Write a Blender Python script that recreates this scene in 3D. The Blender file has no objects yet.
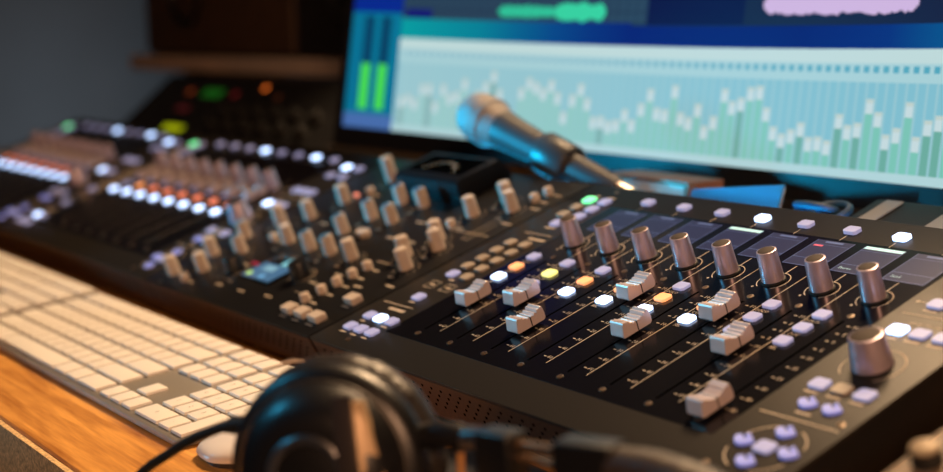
import bpy, bmesh, math, random
from mathutils import Vector, Matrix
random.seed(7)
S = bpy.context.scene
COL = S.collection
R = math.radians

# ---------------------------------------------------------------- camera
cam_data = bpy.data.cameras.new('camera')
cam = bpy.data.objects.new('camera', cam_data); COL.objects.link(cam)
S.camera = cam
rows = ((0.56067754, 0.82765021, -0.0252158), (0.10867886, -0.10374354, -0.98864867), (-0.82087125, 0.55157267, -0.14811475))
rx, ry, rz = (Vector(r) for r in rows)
m3 = Matrix((rx, -ry, -rz)).transposed()
cam.matrix_world = Matrix.Translation((0.79987, -0.49333, 0.25185)) @ m3.to_4x4()
cam_data.sensor_fit = 'HORIZONTAL'; cam_data.sensor_width = 36.0
cam_data.lens = 1469.0 / 943.0 * 36.0
cam_data.clip_start = 0.02; cam_data.clip_end = 50
cam_data.dof.use_dof = True
cam_data.dof.focus_distance = 0.885
cam_data.dof.aperture_fstop = 3.9
cam_data.dof.aperture_blades = 0

# ---------------------------------------------------------------- world, lights, exposure
S.view_settings.view_transform = 'Standard'; S.view_settings.look = 'None'
S.view_settings.exposure = 0.0; S.view_settings.gamma = 1.0; S.view_settings.use_curve_mapping = False
W = bpy.data.worlds.new('world'); S.world = W; W.use_nodes = True
W.node_tree.nodes['Background'].inputs[0].default_value = (0.75, 0.8, 1.0, 1)
W.node_tree.nodes['Background'].inputs[1].default_value = 0.012

def area(name, loc, target, size, power, color, size_y=None, spread=180):
    d = bpy.data.lights.new(name, 'AREA'); d.energy = power; d.color = color
    d.shape = 'RECTANGLE'; d.size = size; d.size_y = size_y or size; d.spread = R(spread)
    o = bpy.data.objects.new(name, d); COL.objects.link(o); o.location = loc
    o.rotation_euler = (Vector(target) - Vector(loc)).to_track_quat('-Z', 'Y').to_euler()
    return o
area('ceiling_lamp', (-0.45, 1.0, 1.75), (0.15, -0.1, 0.05), 0.6, 30.0, (1.0, 0.65, 0.36), None, 115)
area('side_lamp', (1.75, -0.85, 0.85), (0.05, 0.0, 0.1), 0.4, 25.0, (1.0, 0.53, 0.29))
area('led_strip_light', (-0.02, 0.2385, 0.101), (-0.02, 0.263, 0.2), 0.66, 0.36, (0.0, 0.48, 0.98), 0.006, 150)
area('wall_fill', (-3.3, 1.0, -0.35), (-4.1, 1.2, 0.25), 0.4, 1.6, (0.66, 0.84, 1.0), None, 120)  # added fill to brighten the left wall, no fixture there
def spot(name, loc, target, power, col, size):
    d = bpy.data.lights.new(name, 'SPOT'); d.energy = power; d.color = col; d.spot_size = R(size); d.spot_blend = 0.6; d.shadow_soft_size = 0.12
    o = bpy.data.objects.new(name, d); COL.objects.link(o); o.location = loc
    o.rotation_euler = (Vector(target) - Vector(loc)).to_track_quat('-Z', 'Y').to_euler()
spot('blue_spot', (-1.5, -1.15, 0.26), (-0.185, 0.236, 0.168), 700.0, (0.0, 0.56, 1.0), 6.6)
spot('high_spot', (-1.3, -1.2, 1.35), (0.20, -0.20, 0.07), 65.0, (0.05, 0.60, 1.0), 6.5)
spot('cyan_spot', (-1.5, -1.25, 0.40), (0.17, 0.10, 0.09), 120.0, (0.12, 0.66, 1.0), 9)

# ---------------------------------------------------------------- materials
def lin(c):
    return tuple(((v/255.0)/12.92 if v/255.0 <= 0.04045 else ((v/255.0+0.055)/1.055)**2.4) for v in c)
MATS = {}
def mat(name, col=(0.5, 0.5, 0.5), rough=0.5, metal=0.0, emit=None, estr=1.0, noise=None, bump=None, coat=0.0, spec=0.5):
    if name in MATS: return MATS[name]
    m = bpy.data.materials.new(name); m.use_nodes = True
    nt = m.node_tree; b = nt.nodes['Principled BSDF']
    b.inputs['Base Color'].default_value = (*col, 1); b.inputs['Roughness'].default_value = rough
    b.inputs['Metallic'].default_value = metal; b.inputs['Coat Weight'].default_value = coat
    b.inputs['Specular IOR Level'].default_value = spec
    if emit:
        b.inputs['Emission Color'].default_value = (*emit, 1); b.inputs['Emission Strength'].default_value = estr
    if noise or bump:
        tc = nt.nodes.new('ShaderNodeTexCoord')
    if noise:                                   # (scale, amount): gentle variation of colour
        n = nt.nodes.new('ShaderNodeTexNoise'); n.inputs['Scale'].default_value = noise[0]; n.inputs['Detail'].default_value = 5
        r = nt.nodes.new('ShaderNodeValToRGB')
        r.color_ramp.elements[0].color = (*[c*(1-noise[1]) for c in col], 1); r.color_ramp.elements[1].color = (*[min(1, c*(1+noise[1])) for c in col], 1)
        r.color_ramp.elements[0].position = 0.3; r.color_ramp.elements[1].position = 0.7
        nt.links.new(tc.outputs['Object'], n.inputs['Vector']); nt.links.new(n.outputs['Fac'], r.inputs['Fac']); nt.links.new(r.outputs['Color'], b.inputs['Base Color'])
    if bump:                                    # (scale, strength, distance)
        n = nt.nodes.new('ShaderNodeTexNoise'); n.inputs['Scale'].default_value = bump[0]; n.inputs['Detail'].default_value = 3
        bp = nt.nodes.new('ShaderNodeBump'); bp.inputs['Strength'].default_value = bump[1]; bp.inputs['Distance'].default_value = bump[2]
        nt.links.new(tc.outputs['Object'], n.inputs['Vector']); nt.links.new(n.outputs['Fac'], bp.inputs['Height']); nt.links.new(bp.outputs['Normal'], b.inputs['Normal'])
    MATS[name] = m
    return m

def wood_mat(name, dark, light, scale=(1.2, 14, 14), rough=0.42):
    m = bpy.data.materials.new(name); m.use_nodes = True; nt = m.node_tree; b = nt.nodes['Principled BSDF']
    tc = nt.nodes.new('ShaderNodeTexCoord'); mp = nt.nodes.new('ShaderNodeMapping'); mp.inputs['Scale'].default_value = scale
    n = nt.nodes.new('ShaderNodeTexNoise'); n.inputs['Scale'].default_value = 6; n.inputs['Detail'].default_value = 8; n.inputs['Distortion'].default_value = 0.6
    n2 = nt.nodes.new('ShaderNodeTexNoise'); n2.inputs['Scale'].default_value = 30; n2.inputs['Detail'].default_value = 4
    mx = nt.nodes.new('ShaderNodeMath'); mx.operation = 'MULTIPLY_ADD'; mx.inputs[1].default_value = 0.35
    r = nt.nodes.new('ShaderNodeValToRGB')
    r.color_ramp.elements[0].color = (*dark, 1); r.color_ramp.elements[1].color = (*light, 1)
    r.color_ramp.elements[0].position = 0.42; r.color_ramp.elements[1].position = 0.85
    bp = nt.nodes.new('ShaderNodeBump'); bp.inputs['Strength'].default_value = 0.12; bp.inputs['Distance'].default_value = 0.001
    L = nt.links.new
    L(tc.outputs['Object'], mp.inputs['Vector']); L(mp.outputs['Vector'], n.inputs['Vector']); L(mp.outputs['Vector'], n2.inputs['Vector'])
    L(n2.outputs['Fac'], mx.inputs[0]); L(n.outputs['Fac'], mx.inputs[2]); L(mx.outputs[0], r.inputs['Fac']); L(r.outputs['Color'], b.inputs['Base Color'])
    L(mx.outputs[0], bp.inputs['Height']); L(bp.outputs['Normal'], b.inputs['Normal'])
    b.inputs['Roughness'].default_value = rough
    return m

PLATE = mat('dark_metal_plate', (0.0165, 0.0145, 0.0125), 0.42, spec=0.14, noise=(900, 0.25), bump=(1500, 0.15, 0.0002))
UCPLATE = mat('black_metal_plate', (0.008, 0.008, 0.009), 0.42, spec=0.12, noise=(900, 0.2), bump=(1500, 0.12, 0.0002))
REAR = mat('rear_black_strip', (0.008, 0.007, 0.0065), 0.36, spec=0.08, noise=(900, 0.2))
FRONTBOUNCE = mat('bounce_brown_front', (0.075, 0.030, 0.014), 0.5, spec=0.3, noise=(300, 0.2))  # warm bounce off the wooden desk put into the brown
GLOSS = mat('black_gloss_panel', (0.004, 0.004, 0.006), 0.17, spec=0.32, noise=(1200, 0.3))
BLACK = mat('black_rubber', (0.004, 0.004, 0.004), 0.7)
HOLE = mat('black_hole', (0.001, 0.001, 0.001), 1.0, spec=0.0)
PRINT = mat('beige_print', (0.46, 0.38, 0.29), 0.6)
BEIGE = mat('beige_plastic', (0.50, 0.42, 0.35), 0.45, noise=(400, 0.06))
BLUECAP = mat('blue_knob_cap', (0.03, 0.12, 0.22), 0.35)
ENC = mat('satin_aluminium', (0.50, 0.42, 0.50), 0.32, 0.62)
ENCTOP = mat('brown_knob_cap', (0.05, 0.036, 0.027), 0.65, spec=0.15)
FADER = mat('satin_fader_plastic', (0.60, 0.51, 0.50), 0.36, 0.3)
LILAC = mat('lilac_key', (0.26, 0.28, 0.42), 0.4, emit=(0.38, 0.37, 0.64), estr=0.55)
BLUEKEY = mat('blue_key', (0.3, 0.35, 0.6), 0.4, emit=(0.14, 0.18, 0.62), estr=0.6)
TANKEY = mat('tan_key', (0.33, 0.28, 0.22), 0.45)
DARKKEY = mat('dark_key', (0.03, 0.028, 0.026), 0.4)
WHITE = mat('lit_white_key', (0.8, 0.8, 0.9), 0.4, emit=(0.44, 0.63, 1.0), estr=3.4)
ORANGE = mat('lit_orange_key', (0.8, 0.4, 0.2), 0.4, emit=(1.0, 0.36, 0.13), estr=1.0)
REDOR = mat('lit_red_key', (0.7, 0.2, 0.1), 0.4, emit=(0.70, 0.20, 0.12), estr=1.2)
YELLOW = mat('lit_yellow_key', (0.8, 0.8, 0.3), 0.4, emit=(0.92, 0.90, 0.26), estr=1.05)
GREEN = mat('lit_green_key', (0.2, 0.8, 0.4), 0.4, emit=(0.16, 0.90, 0.34), estr=1.7)
LCD = mat('small_lcd', (0.008, 0.008, 0.02), 0.3, spec=0.2, emit=(0.018, 0.024, 0.068), estr=0.8)
LCDLINE = mat('lcd_line', (0.05, 0.07, 0.15), 0.3, emit=(0.07, 0.10, 0.20), estr=1.0)
LCDHEAD = mat('lcd_header', (0.3, 0.5, 0.5), 0.3, emit=(0.42, 0.62, 0.60), estr=1.0)
LCDRED = mat('lcd_red', (0.5, 0.1, 0.1), 0.3, emit=(0.6, 0.06, 0.12), estr=1.0)
STEEL = mat('screw_steel', (0.22, 0.17, 0.13), 0.35, 1.0)
ALU = mat('aluminium_keyboard', (0.33, 0.31, 0.28), 0.42, 0.5)
KEYW = mat('white_keycap', (0.84, 0.81, 0.75), 0.45)
LEGEND = mat('grey_key_legend', (0.33, 0.31, 0.28), 0.6)
MOUSEW = mat('white_mouse_shell', (0.80, 0.76, 0.74), 0.25)
LEATHER = mat('black_leatherette', (0.020, 0.016, 0.014), 0.36, bump=(260, 0.5, 0.002))
SHELL = mat('black_plastic', (0.006, 0.006, 0.007), 0.35)
SILVER = mat('grey_metal_ring', (0.42, 0.42, 0.43), 0.3, 1.0)
WOOD = wood_mat('orange_oak', lin((150, 90, 33)), lin((230, 168, 86)))
WALL = mat('grey_wall', (0.13, 0.135, 0.14), 0.9, noise=(3, 0.08))
BEZEL = mat('monitor_bezel', (0.010, 0.011, 0.014), 0.5, spec=0.2)

# ---------------------------------------------------------------- mesh helpers (millimetres in, metres out)
K = 0.001
class MB:
    def __init__(s): s.v = []; s.f = []; s.mi = []; s.cur = 0
    def add(s, verts, faces):
        o = len(s.v); s.v += [tuple(p) for p in verts]
        for f in faces: s.f.append([i+o for i in f]); s.mi.append(s.cur)
    def box(s, x0, x1, y0, y1, z0, z1):
        s.add([(x, y, z) for z in (z0, z1) for y in (y0, y1) for x in (x0, x1)],
              [(0, 2, 3, 1), (4, 5, 7, 6), (0, 1, 5, 4), (2, 6, 7, 3), (0, 4, 6, 2), (1, 3, 7, 5)])
    def rect(s, x0, x1, y0, y1, z):
        s.add([(x0, y0, z), (x1, y0, z), (x1, y1, z), (x0, y1, z)], [(0, 1, 2, 3)])
    def lathe(s, prof, n=24, c=(0, 0, 0), cap=True):
        o = []
        for r, z in prof:
            for i in range(n):
                a = 2*math.pi*i/n; o.append((c[0]+r*math.cos(a), c[1]+r*math.sin(a), c[2]+z))
        f = []
        for j in range(len(prof)-1):
            for i in range(n):
                k = (i+1) % n; f.append((j*n+i, j*n+k, (j+1)*n+k, (j+1)*n+i))
        if cap: f.append(tuple(range(n-1, -1, -1))); f.append(tuple(range((len(prof)-1)*n, len(prof)*n)))
        s.add(o, f)
    def ring(s, cx, cy, z, r0, r1, a0=0, a1=360, n=28):
        o = []; f = []
        for i in range(n+1):
            a = R(a0+(a1-a0)*i/n)
            o += [(cx+r0*math.cos(a), cy+r0*math.sin(a), z), (cx+r1*math.cos(a), cy+r1*math.sin(a), z)]
            if i: f.append((2*i-2, 2*i-1, 2*i+1, 2*i))
        s.add(o, f)
    def prism(s, pts, z0, z1):                      # polygon in xy extruded along z
        n = len(pts)
        s.add([(x, y, z0) for x, y in pts]+[(x, y, z1) for x, y in pts],
              [tuple(range(n-1, -1, -1)), tuple(range(n, 2*n))]+[(i, (i+1) % n, n+(i+1) % n, n+i) for i in range(n)])
    def side(s, pts, x0, x1):                       # polygon in yz extruded along x
        n = len(pts)
        s.add([(x0, y, z) for y, z in pts]+[(x1, y, z) for y, z in pts],
              [tuple(range(n-1, -1, -1)), tuple(range(n, 2*n))]+[(i, (i+1) % n, n+(i+1) % n, n+i) for i in range(n)])
    def tube(s, path, rad, n=12):
        P = [Vector(p) for p in path]; rads = rad if isinstance(rad, (list, tuple)) else [rad]*len(P)
        up = Vector((0, 0, 1)); o = []; f = []
        for i, p in enumerate(P):
            t = (P[min(i+1, len(P)-1)]-P[max(i-1, 0)]).normalized()
            a = t.cross(up); a = a.normalized() if a.length > 1e-4 else Vector((1, 0, 0)); b = a.cross(t).normalized()
            for k in range(n):
                w = 2*math.pi*k/n; o.append(p+(a*math.cos(w)+b*math.sin(w))*rads[i])
        for i in range(len(P)-1):
            for k in range(n):
                q = (k+1) % n; f.append((i*n+k, i*n+q, (i+1)*n+q, (i+1)*n+k))
        f.append(tuple(range(n))); f.append(tuple(range((len(P)-1)*n, len(P)*n))[::-1])
        s.add(o, f)
    def mesh(s, name, mats, smooth=False, bevel=0, segs=2):
        me = bpy.data.meshes.new(name)
        bm = bmesh.new()
        vs = [bm.verts.new((x*K, y*K, z*K)) for x, y, z in s.v]
        for f, mi in zip(s.f, s.mi):
            try:
                q = bm.faces.new([vs[i] for i in f]); q.material_index = mi
            except ValueError: pass
        bmesh.ops.recalc_face_normals(bm, faces=bm.faces)
        if bevel:
            es = [e for e in bm.edges if len(e.link_faces) == 2 and e.calc_face_angle(0) > 0.6]
            bmesh.ops.bevel(bm, geom=es, offset=bevel*K, segments=segs, affect='EDGES', profile=0.6)
        bm.to_mesh(me); bm.free()
        for m in (mats if isinstance(mats, (list, tuple)) else [mats]): me.materials.append(m)
        if smooth or bevel:
            for p in me.polygons: p.use_smooth = True
            me.set_sharp_from_angle(angle=R(35))
        return me

def obj(name, me, parent=None, loc=(0, 0, 0), rot=(0, 0, 0)):
    o = bpy.data.objects.new(name, me); COL.objects.link(o)
    o.location = [c*K for c in loc]; o.rotation_euler = rot
    if parent: o.parent = parent
    return o
def thing(name, label, cat, loc=(0, 0, 0), rot=(0, 0, 0), group=None):
    o = obj(name, None, None, loc, rot); return tag(o, label, cat, group)
def tag(o, label, cat, group=None):
    o['label'] = label; o['category'] = cat
    if group: o['group'] = group
    return o
def struct(o): o['kind'] = 'structure'; return o

TXT = {}
def text_polys(t, size):
    if (t, size) not in TXT:
        c = bpy.data.curves.new('t', 'FONT'); c.body = t; c.size = size; c.align_x = 'CENTER'; c.align_y = 'CENTER'; c.resolution_u = 1
        o = bpy.data.objects.new('t', c); COL.objects.link(o)
        dg = bpy.context.evaluated_depsgraph_get(); me = o.evaluated_get(dg).to_mesh()
        TXT[(t, size)] = ([(v.co.x, v.co.y) for v in me.vertices], [tuple(p.vertices) for p in me.polygons])
        o.evaluated_get(dg).to_mesh_clear(); bpy.data.objects.remove(o); bpy.data.curves.remove(c)
    return TXT[(t, size)]
def put_text(mb, t, size, x, y, z):
    v, f = text_polys(t, size); mb.add([(a+x, b+y, z) for a, b in v], f)

# ---------------------------------------------------------------- room
def plane_box(name, x0, x1, y0, y1, z0, z1, m):
    b = MB(); b.box(x0, x1, y0, y1, z0, z1); return struct(obj(name, b.mesh(name, m)))
FLOORM = mat('dark_carpet', (0.10, 0.085, 0.07), 0.95, noise=(40, 0.3))
plane_box('floor', -4200, 3200, -3200, 2400, -760, -740, FLOORM)
plane_box('wall_back', -4200, 3200, 2300, 2400, -740, 2300, WALL)
plane_box('wall_left', -4200, -4100, -3200, 2300, -740, 2300, WALL)
plane_box('ceiling', -4200, 3200, -3200, 2400, 2300, 2340, mat('ceiling_paint', (0.10, 0.095, 0.09), 0.9, noise=(4, 0.05)))

# ---------------------------------------------------------------- desk
desk = thing('studio_desk', 'long orange oak studio desk carrying the consoles and keyboards', 'desk')
b = MB(); b.box(-2300, 900, -230, 820, -38, 0)
obj('desk_top', b.mesh('desk_top', WOOD, bevel=3, segs=3), desk)
b = MB(); b.box(-2300, 900, -234, -230.2, -75, -2); obj('front_rail', b.mesh('front_rail', mat('speckled_edge', (0.62, 0.42, 0.20), 0.8, noise=(450, 0.45))), desk)
leg = MB(); leg.box(-35, 35, -35, 35, -740, -38); leg = leg.mesh('desk_leg', mat('desk_leg_black', (0.02, 0.02, 0.02), 0.5), bevel=3)
for x in (-2200, -700, 820):
    for y in (-150, 740): obj('leg', leg, desk, (x, y, 0))

# ---------------------------------------------------------------- consoles: local frame u (right), v (back), w (normal)
TILT = R(18.5); CA, SA = math.cos(TILT), math.sin(TILT)
def key_mesh(name, a, c, h, m, ch=1.5):
    x, y = a/2, c/2
    b = MB()
    pts = [(-x+ch, -y), (x-ch, -y), (x, -y+ch), (x, y-ch), (x-ch, y), (-x+ch, y), (-x, y-ch), (-x, -y+ch)]
    b.prism(pts, 0, h)
    return b.mesh(name, m, bevel=0.22, segs=1)
KC = {}
def key(parent, u, v, m, a=10.2, c=8.6, h=1.8, ch=1.5, name='push_button'):
    k = (a, c, h, m.name)
    if k not in KC: KC[k] = key_mesh(name, a, c, h, m, ch)
    return obj(name, KC[k], parent, (u, v, 0.05))

# rotary encoder
b = MB(); b.lathe([(6.9, 1.2), (6.8, 3.0), (6.1, 19.4), (5.9, 20.1), (5.2, 20.3)], 40); ENC_ME = b.mesh('encoder_knob', ENC, smooth=True)
b = MB(); b.lathe([(5.2, 20.32), (4.9, 20.5), (0.3, 20.55)], 32); ENCTOP_ME = b.mesh('knob_cap', ENCTOP, smooth=True)
b = MB(); b.lathe([(7.6, 0.05), (7.6, 1.2), (6.6, 1.6)], 32); ENCBASE_ME = b.mesh('knob_base', BLACK, smooth=True)
# big knob
b = MB(); b.lathe([(11.0, 0.8), (10.8, 2.2), (9.0, 17.2), (8.7, 17.9), (8.0, 18.1)], 48); BIG_ME = b.mesh('channel_knob', ENC, smooth=True)
b = MB(); b.lathe([(8.0, 18.12), (7.6, 18.35), (0.3, 18.4)], 36); BIGTOP_ME = b.mesh('knob_cap', ENCTOP, smooth=True)
# fader cap: side profile in (v, w), ridged saddle
prof = [(-11.2, 2.2), (-11.7, 3.2), (-10.2, 10.4), (-9.7, 11.3), (-8.6, 11.4)]
N = 6
for i in range(N):
    t = -7.9+15.8*i/N; base = 7.9+3.0*(t/7.9)**2; t2 = t+15.8/N; base2 = 7.9+3.0*(t2/7.9)**2
    prof += [(t+0.1, base-0.5), (t+0.3*15.8/N, (base+base2)/2+0.75), (t+0.66*15.8/N, (base+base2)/2+0.75), (t2-0.2, base2-0.5)]
prof += [(8.8, 11.4), (9.9, 11.2), (10.5, 10.0), (11.2, 6.4), (11.0, 3.2), (9.6, 2.2)]
n = len(prof)
b = MB()
sl = [(-5.9, 0.985), (-5.6, 1.0), (5.6, 1.0), (5.9, 0.985)]
vv = []
for x, k in sl:
    for y, z in prof: vv.append((x, y*k, 2.2+(z-2.2)*k))
ff = []
for j in range(3):
    for i in range(n):
        q = (i+1) % n; ff.append((j*n+i, j*n+q, (j+1)*n+q, (j+1)*n+i))
ff.append(tuple(range(n))[::-1]); ff.append(tuple(range(3*n, 4*n)))
b.add(vv, ff)
CAP_ME = b.mesh('fader_cap', FADER, smooth=False)
b = MB(); b.box(-6.0, 6.0, -0.4, 0.4, 2.4, 8.3); LINE_ME = b.mesh('marker_line', BLACK)
b = MB(); b.box(-1.5, 1.5, -4, 4, 0.0, 3.0); STEM_ME = b.mesh('fader_stem', BLACK)
b = MB(); b.box(-0.8, 0.8, 6, 112, 0.06, 0.25); SLOT_ME = b.mesh('fader_slot', HOLE)
b = MB(); b.lathe([(2.3, 0.05), (2.2, 0.5), (1.2, 0.6), (1.1, 0.25)], 14); SCREW_ME = b.mesh('screw', STEEL, smooth=True)
b = MB(); b.rect(-15, 15, 161, 195, 0.25); DISP_ME = b.mesh('channel_display', LCD); DISPOFF_ME = b.mesh('channel_display', GLOSS)
b = MB(); b.rect(-14.6, 14.6, 191.4, 194.8, 0.35); HEAD_ON = b.mesh('display_header', LCDHEAD); 
b = MB(); b.rect(-7, 7, 191.8, 193.8, 0.35); HEAD_OFF = b.mesh('display_header', LCDLINE)
b = MB(); b.rect(-14.6, 14.6, 170.6, 171.1, 0.35); b.rect(-14.6, 14.6, 188.9, 189.2, 0.35); b.rect(-14.6, -14.2, 161.4, 194.6, 0.35); b.rect(14.2, 14.6, 161.4, 194.6, 0.35); b.rect(-14.6, 14.6, 161.2, 161.7, .35); RULE_ME = b.mesh('display_rules', LCDLINE)
b = MB(); b.rect(-12, -5, 186.5, 188.4, 0.36); RED_ME = b.mesh('display_mark', LCDRED)
b = MB(); put_text(b, 'Stereo', 3.6, -7, 166, 0.37); ST_ME = b.mesh('display_text', LCDHEAD)
b = MB(); put_text(b, 'Send', 3.6, -8, 166, 0.37); SE_ME = b.mesh('display_text', LCDHEAD)
# chevron key for the arrow buttons
def chevron(ang):
    b = MB(); ca, sa = math.cos(ang), math.sin(ang)
    pts = [(-6, 1.5), (-3.2, 3.4), (0, 0.6), (3.2, 3.4), (6, 1.5), (4.6, -1.6), (1.6, -4), (-1.6, -4), (-4.6, -1.6)]
    b.prism([(x*ca-y*sa, x*sa+y*ca) for x, y in pts], 0, 2.0)
    b.prism([(x*ca-y*sa, x*sa+y*ca) for x, y in [(-1.3, 3.0), (1.3, 3.0), (1.6, 4.6), (0, 5.6), (-1.6, 4.6)]], 0, 2.0)
    return b.mesh('arrow_button', BLUEKEY, bevel=0.3, segs=1)
CHEV = chevron(0)

def vents(u0, u1):
    b = MB()
    for r_, w in enumerate((-7.5, -12, -16.5, -21)):
        u = u0 + (5.2 if r_ % 2 else 0)
        while u < u1:
            y = -36.9+5.3*(-w-2.4)/30.0
            pts = [(u+1.25*math.cos(k*math.pi/4), y-0.12, w+1.25*math.sin(k*math.pi/4)) for k in range(8)]
            b.add(pts, [tuple(range(8))]); u += 10.4
    return b.mesh('vent_holes', HOLE)

def slab(parent, u0, u1, top, name_front='front_panel'):
    b = MB(); b.side([(-36.4, -1.6), (228.5, -1.6), (228.5, -33), (-31, -33)], u0+0.8, u1-0.8)
    obj('chassis', b.mesh('chassis', UCPLATE, bevel=0.8), parent)  # black also puts the shade on the sides into the colour
    b = MB(); b.side([(-36.9, -2.4), (-36.3, -2.4), (-31.0, -32.4), (-31.6, -32.4)], u0+1.5, u1-1.5); obj('front_panel', b.mesh('front_panel', FRONTBOUNCE), parent)
    b = MB(); b.box(u0, u1, -37, 229, -2.4, 0); obj('top_plate', b.mesh('top_plate', top, bevel=0.9, segs=2), parent)
    # stand feet reaching the desk (desk plane in local coordinates)
    def w_at(v): return (-48.0 - v*SA)/CA
    for u in (u0+40, u1-40):
        b = MB(); b.side([(-22, -32.5), (-6, -32.5), (-6+10*SA, w_at(-6+10*SA)+.3), (-22+10*SA, w_at(-22+10*SA)+.3)], u-9, u+9); obj('foot', b.mesh('foot', BLACK), parent)
        b = MB(); b.side([(170, -32.5), (205, -32.5), (196, w_at(196)+.3), (176, w_at(176)+.3)], u-6, u+6); obj('stand_leg', b.mesh('stand_leg', BLACK), parent)

UF = dict(u0=-85.5, u1=345.5)
def control_surface(off, label, states, faders, lit_disp, detail=True):
    t = thing('control_surface', label, 'mixing console', (off, 0, 48), (TILT, 0, 0), 'fader control surfaces in the console row')
    slab(t, UF['u0'], UF['u1'], PLATE)
    obj('vent_holes', vents(-70, 335), t)['kind'] = 'stuff'
    b = MB(); b.box(UF['u0']+1, UF['u1']-1, 198.2, 228, 0, 0.1); obj('rear_strip', b.mesh('rear_strip', REAR), t)
    b = MB(); b.prism([(-29, -8), (284, -8), (284, 198), (-29, 198)], 0.0, 0.12); obj('gloss_panel', b.mesh('gloss_panel', GLOSS), t)
    P = MB(); Z = 0.2
    for k in range(8):
        u = 38.0*k
        # top key
        key(t, u, 209.5, states['top'][k], 10.5, 8.0, 2.4)
        P.rect(u-0.35, u+0.35, 197, 204.5, 0.2)
        # display
        d = obj('channel_display', DISP_ME if detail else DISPOFF_ME, t, (u, 0, 0))
        if detail:
            obj('display_header', HEAD_ON if k in lit_disp else HEAD_OFF, d); obj('display_rules', RULE_ME, d)
            if k == 5: obj('display_mark', RED_ME, d)
            if k == 6: obj('display_text', ST_ME, d)
            if k == 7: obj('display_text', SE_ME, d)
        # encoder
        e = obj('encoder_knob', ENC_ME, t, (u-1, 139, 0)); obj('knob_cap', ENCTOP_ME, e); obj('knob_base', ENCBASE_ME, e)
        P.ring(u-1, 139, Z, 10.0, 10.6, -60, 240, 24); P.rect(u-1.35, u-0.65, 149.5, 160, Z); P.ring(u-9, 129, Z, 0, 0.9, n=8)
        # keys
        for (v, s, l) in ((81, 'sel', 'SEL'), (97, 'cut', 'CUT'), (113, 'solo', 'SOLO')):
            key(t, u-16, v, states[s][k])
            if detail: put_text(P, l, 3.9, u-17, v-7.2, Z)
        # fader
        obj('fader_slot', SLOT_ME, t, (u, 0, 0)); obj('screw', SCREW_ME, t, (u, 0, 0)); obj('screw', SCREW_ME, t, (u, 118, 0))
        c = obj('fader_cap', CAP_ME, t, (u, faders[k]+1.5, 0)); obj('marker_line', LINE_ME, c); obj('fader_stem', STEM_ME, c)
        # scale
        if k < 7: P.rect(u+14.7, u+15.3, 8, 152, Z)
        if detail:
            for v, s in zip((108, 99, 90.5, 81, 71.5, 60, 48.5, 37, 25.5, 14), ('10', '5', '0', '5', '10', '15', '20', '30', '40', '60')):
                P.rect(u+5.6, u+8.0, v-0.35, v+0.35, Z); put_text(P, s, 4.3, u+11.4, v, Z)
    # left column
    for i, (u, v) in enumerate([(-65, -14), (-51, -14), (-36.5, -14), (-65, 2.5), (-51, 2.5), (-36.5, 2.5)]):
        key(t, u, v, WHITE if i == 4 else LILAC, 10.5, 8.6)
        if i != 4: P.rect(u-3.5, u+3.5, v-7.6, v-6.2, Z)
    key(t, -52, 36, LILAC, 10.5, 8.6)
    P.rect(-56, -48, 28.6, 30.2, Z); P.rect(-78, -40, 22, 22.9, Z); P.rect(-62, -42, 15, 18, Z)
    for u in (-62, -42): 
        P.rect(u-6, u+6, 49.5, 50.1, Z); P.rect(u-6, u+6, 59, 59.6, Z); P.rect(u-6, u-5.4, 49.5, 59.6, Z); P.rect(u+5.4, u+6, 49.5, 59.6, Z); P.rect(u-3, u+3, 53.5, 55.5, Z)
    for i, v in enumerate((71.5, 85, 98.5, 112, 125)):
        key(t, -59.5, v, LILAC if i == 0 else TANKEY, 10, 8.6); key(t, -42, v, TANKEY, 10, 8.6)
    P.rect(-56, -49, 64, 65.6, Z); P.rect(-66, -34, 143, 143.8, Z); P.rect(-52, -32, 134.5, 137, Z)
    for u, v, m in ((-50, 162, LILAC), (-41, 176, LILAC), (-41, 189, LILAC), (-41, 202, LILAC), (-59, 176, TANKEY), (-59, 189, TANKEY), (-59, 202, GREEN)):
        key(t, u, v, m, 10.5, 9)
    P.rect(-56, -44, 154, 156, Z); P.rect(-62, -55, 209.5, 211.2, Z); P.rect(-46, -38, 209.5, 211.2, Z)
    # right column
    e = obj('channel_knob', BIG_ME, t, (314, 78, 0)); obj('knob_cap', BIGTOP_ME, e)
    P.ring(314, 78, Z, 16.3, 17.0, -50, 230, 32)
    for i, u in enumerate((302, 316.5, 331)):
        key(t, u, 113, WHITE if i == 0 else LILAC, 10.8, 9); P.rect(u-5, u+5, 104.5, 106.5, Z)
        key(t, u+2, 144, LILAC, 10.8, 9); P.rect(u-3, u+6, 136.4, 138, Z)
        key(t, u, 52, TANKEY if i == 1 else LILAC, 10.8, 9); P.rect(u-4.5, u+4.5, 44.2, 45.8, Z)
    for u, v, m in ((308, 199, WHITE), (331, 199, LILAC), (308, 180, LILAC), (331, 180, LILAC)): key(t, u, v, m, 10.8, 9)
    P.rect(290, 341, 131, 131.8, Z); P.rect(290, 341, 20, 20.9, Z); P.rect(290, 312, 144.6, 145.2, Z); P.ring(290, 145, Z, 0, 1.3, n=10)
    put_text(P, 'SELECTION MODE', 4.0, 318, 122.5, Z)
    for u in (309.5, 325): obj('arrow_button', CHEV, t, (u, 34, 0.05))
    P.rect(308, 318, 26, 27.5, Z)
    key(t, 318.5, -6, LILAC, 11, 9)
    for u, v in ((304, -6), (333, -6), (318.5, 8), (318.5, -20)): obj('arrow_button', CHEV, t, (u, v, 0.05))
    P.ring(318.5, -6, Z, 19.4, 20.2, 20, 70, 8); P.ring(318.5, -6, Z, 19.4, 20.2, 110, 160, 8); P.ring(318.5, -6, Z, 19.4, 20.2, 200, 250, 8); P.ring(318.5, -6, Z, 19.4, 20.2, 290, 340, 8)
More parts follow.
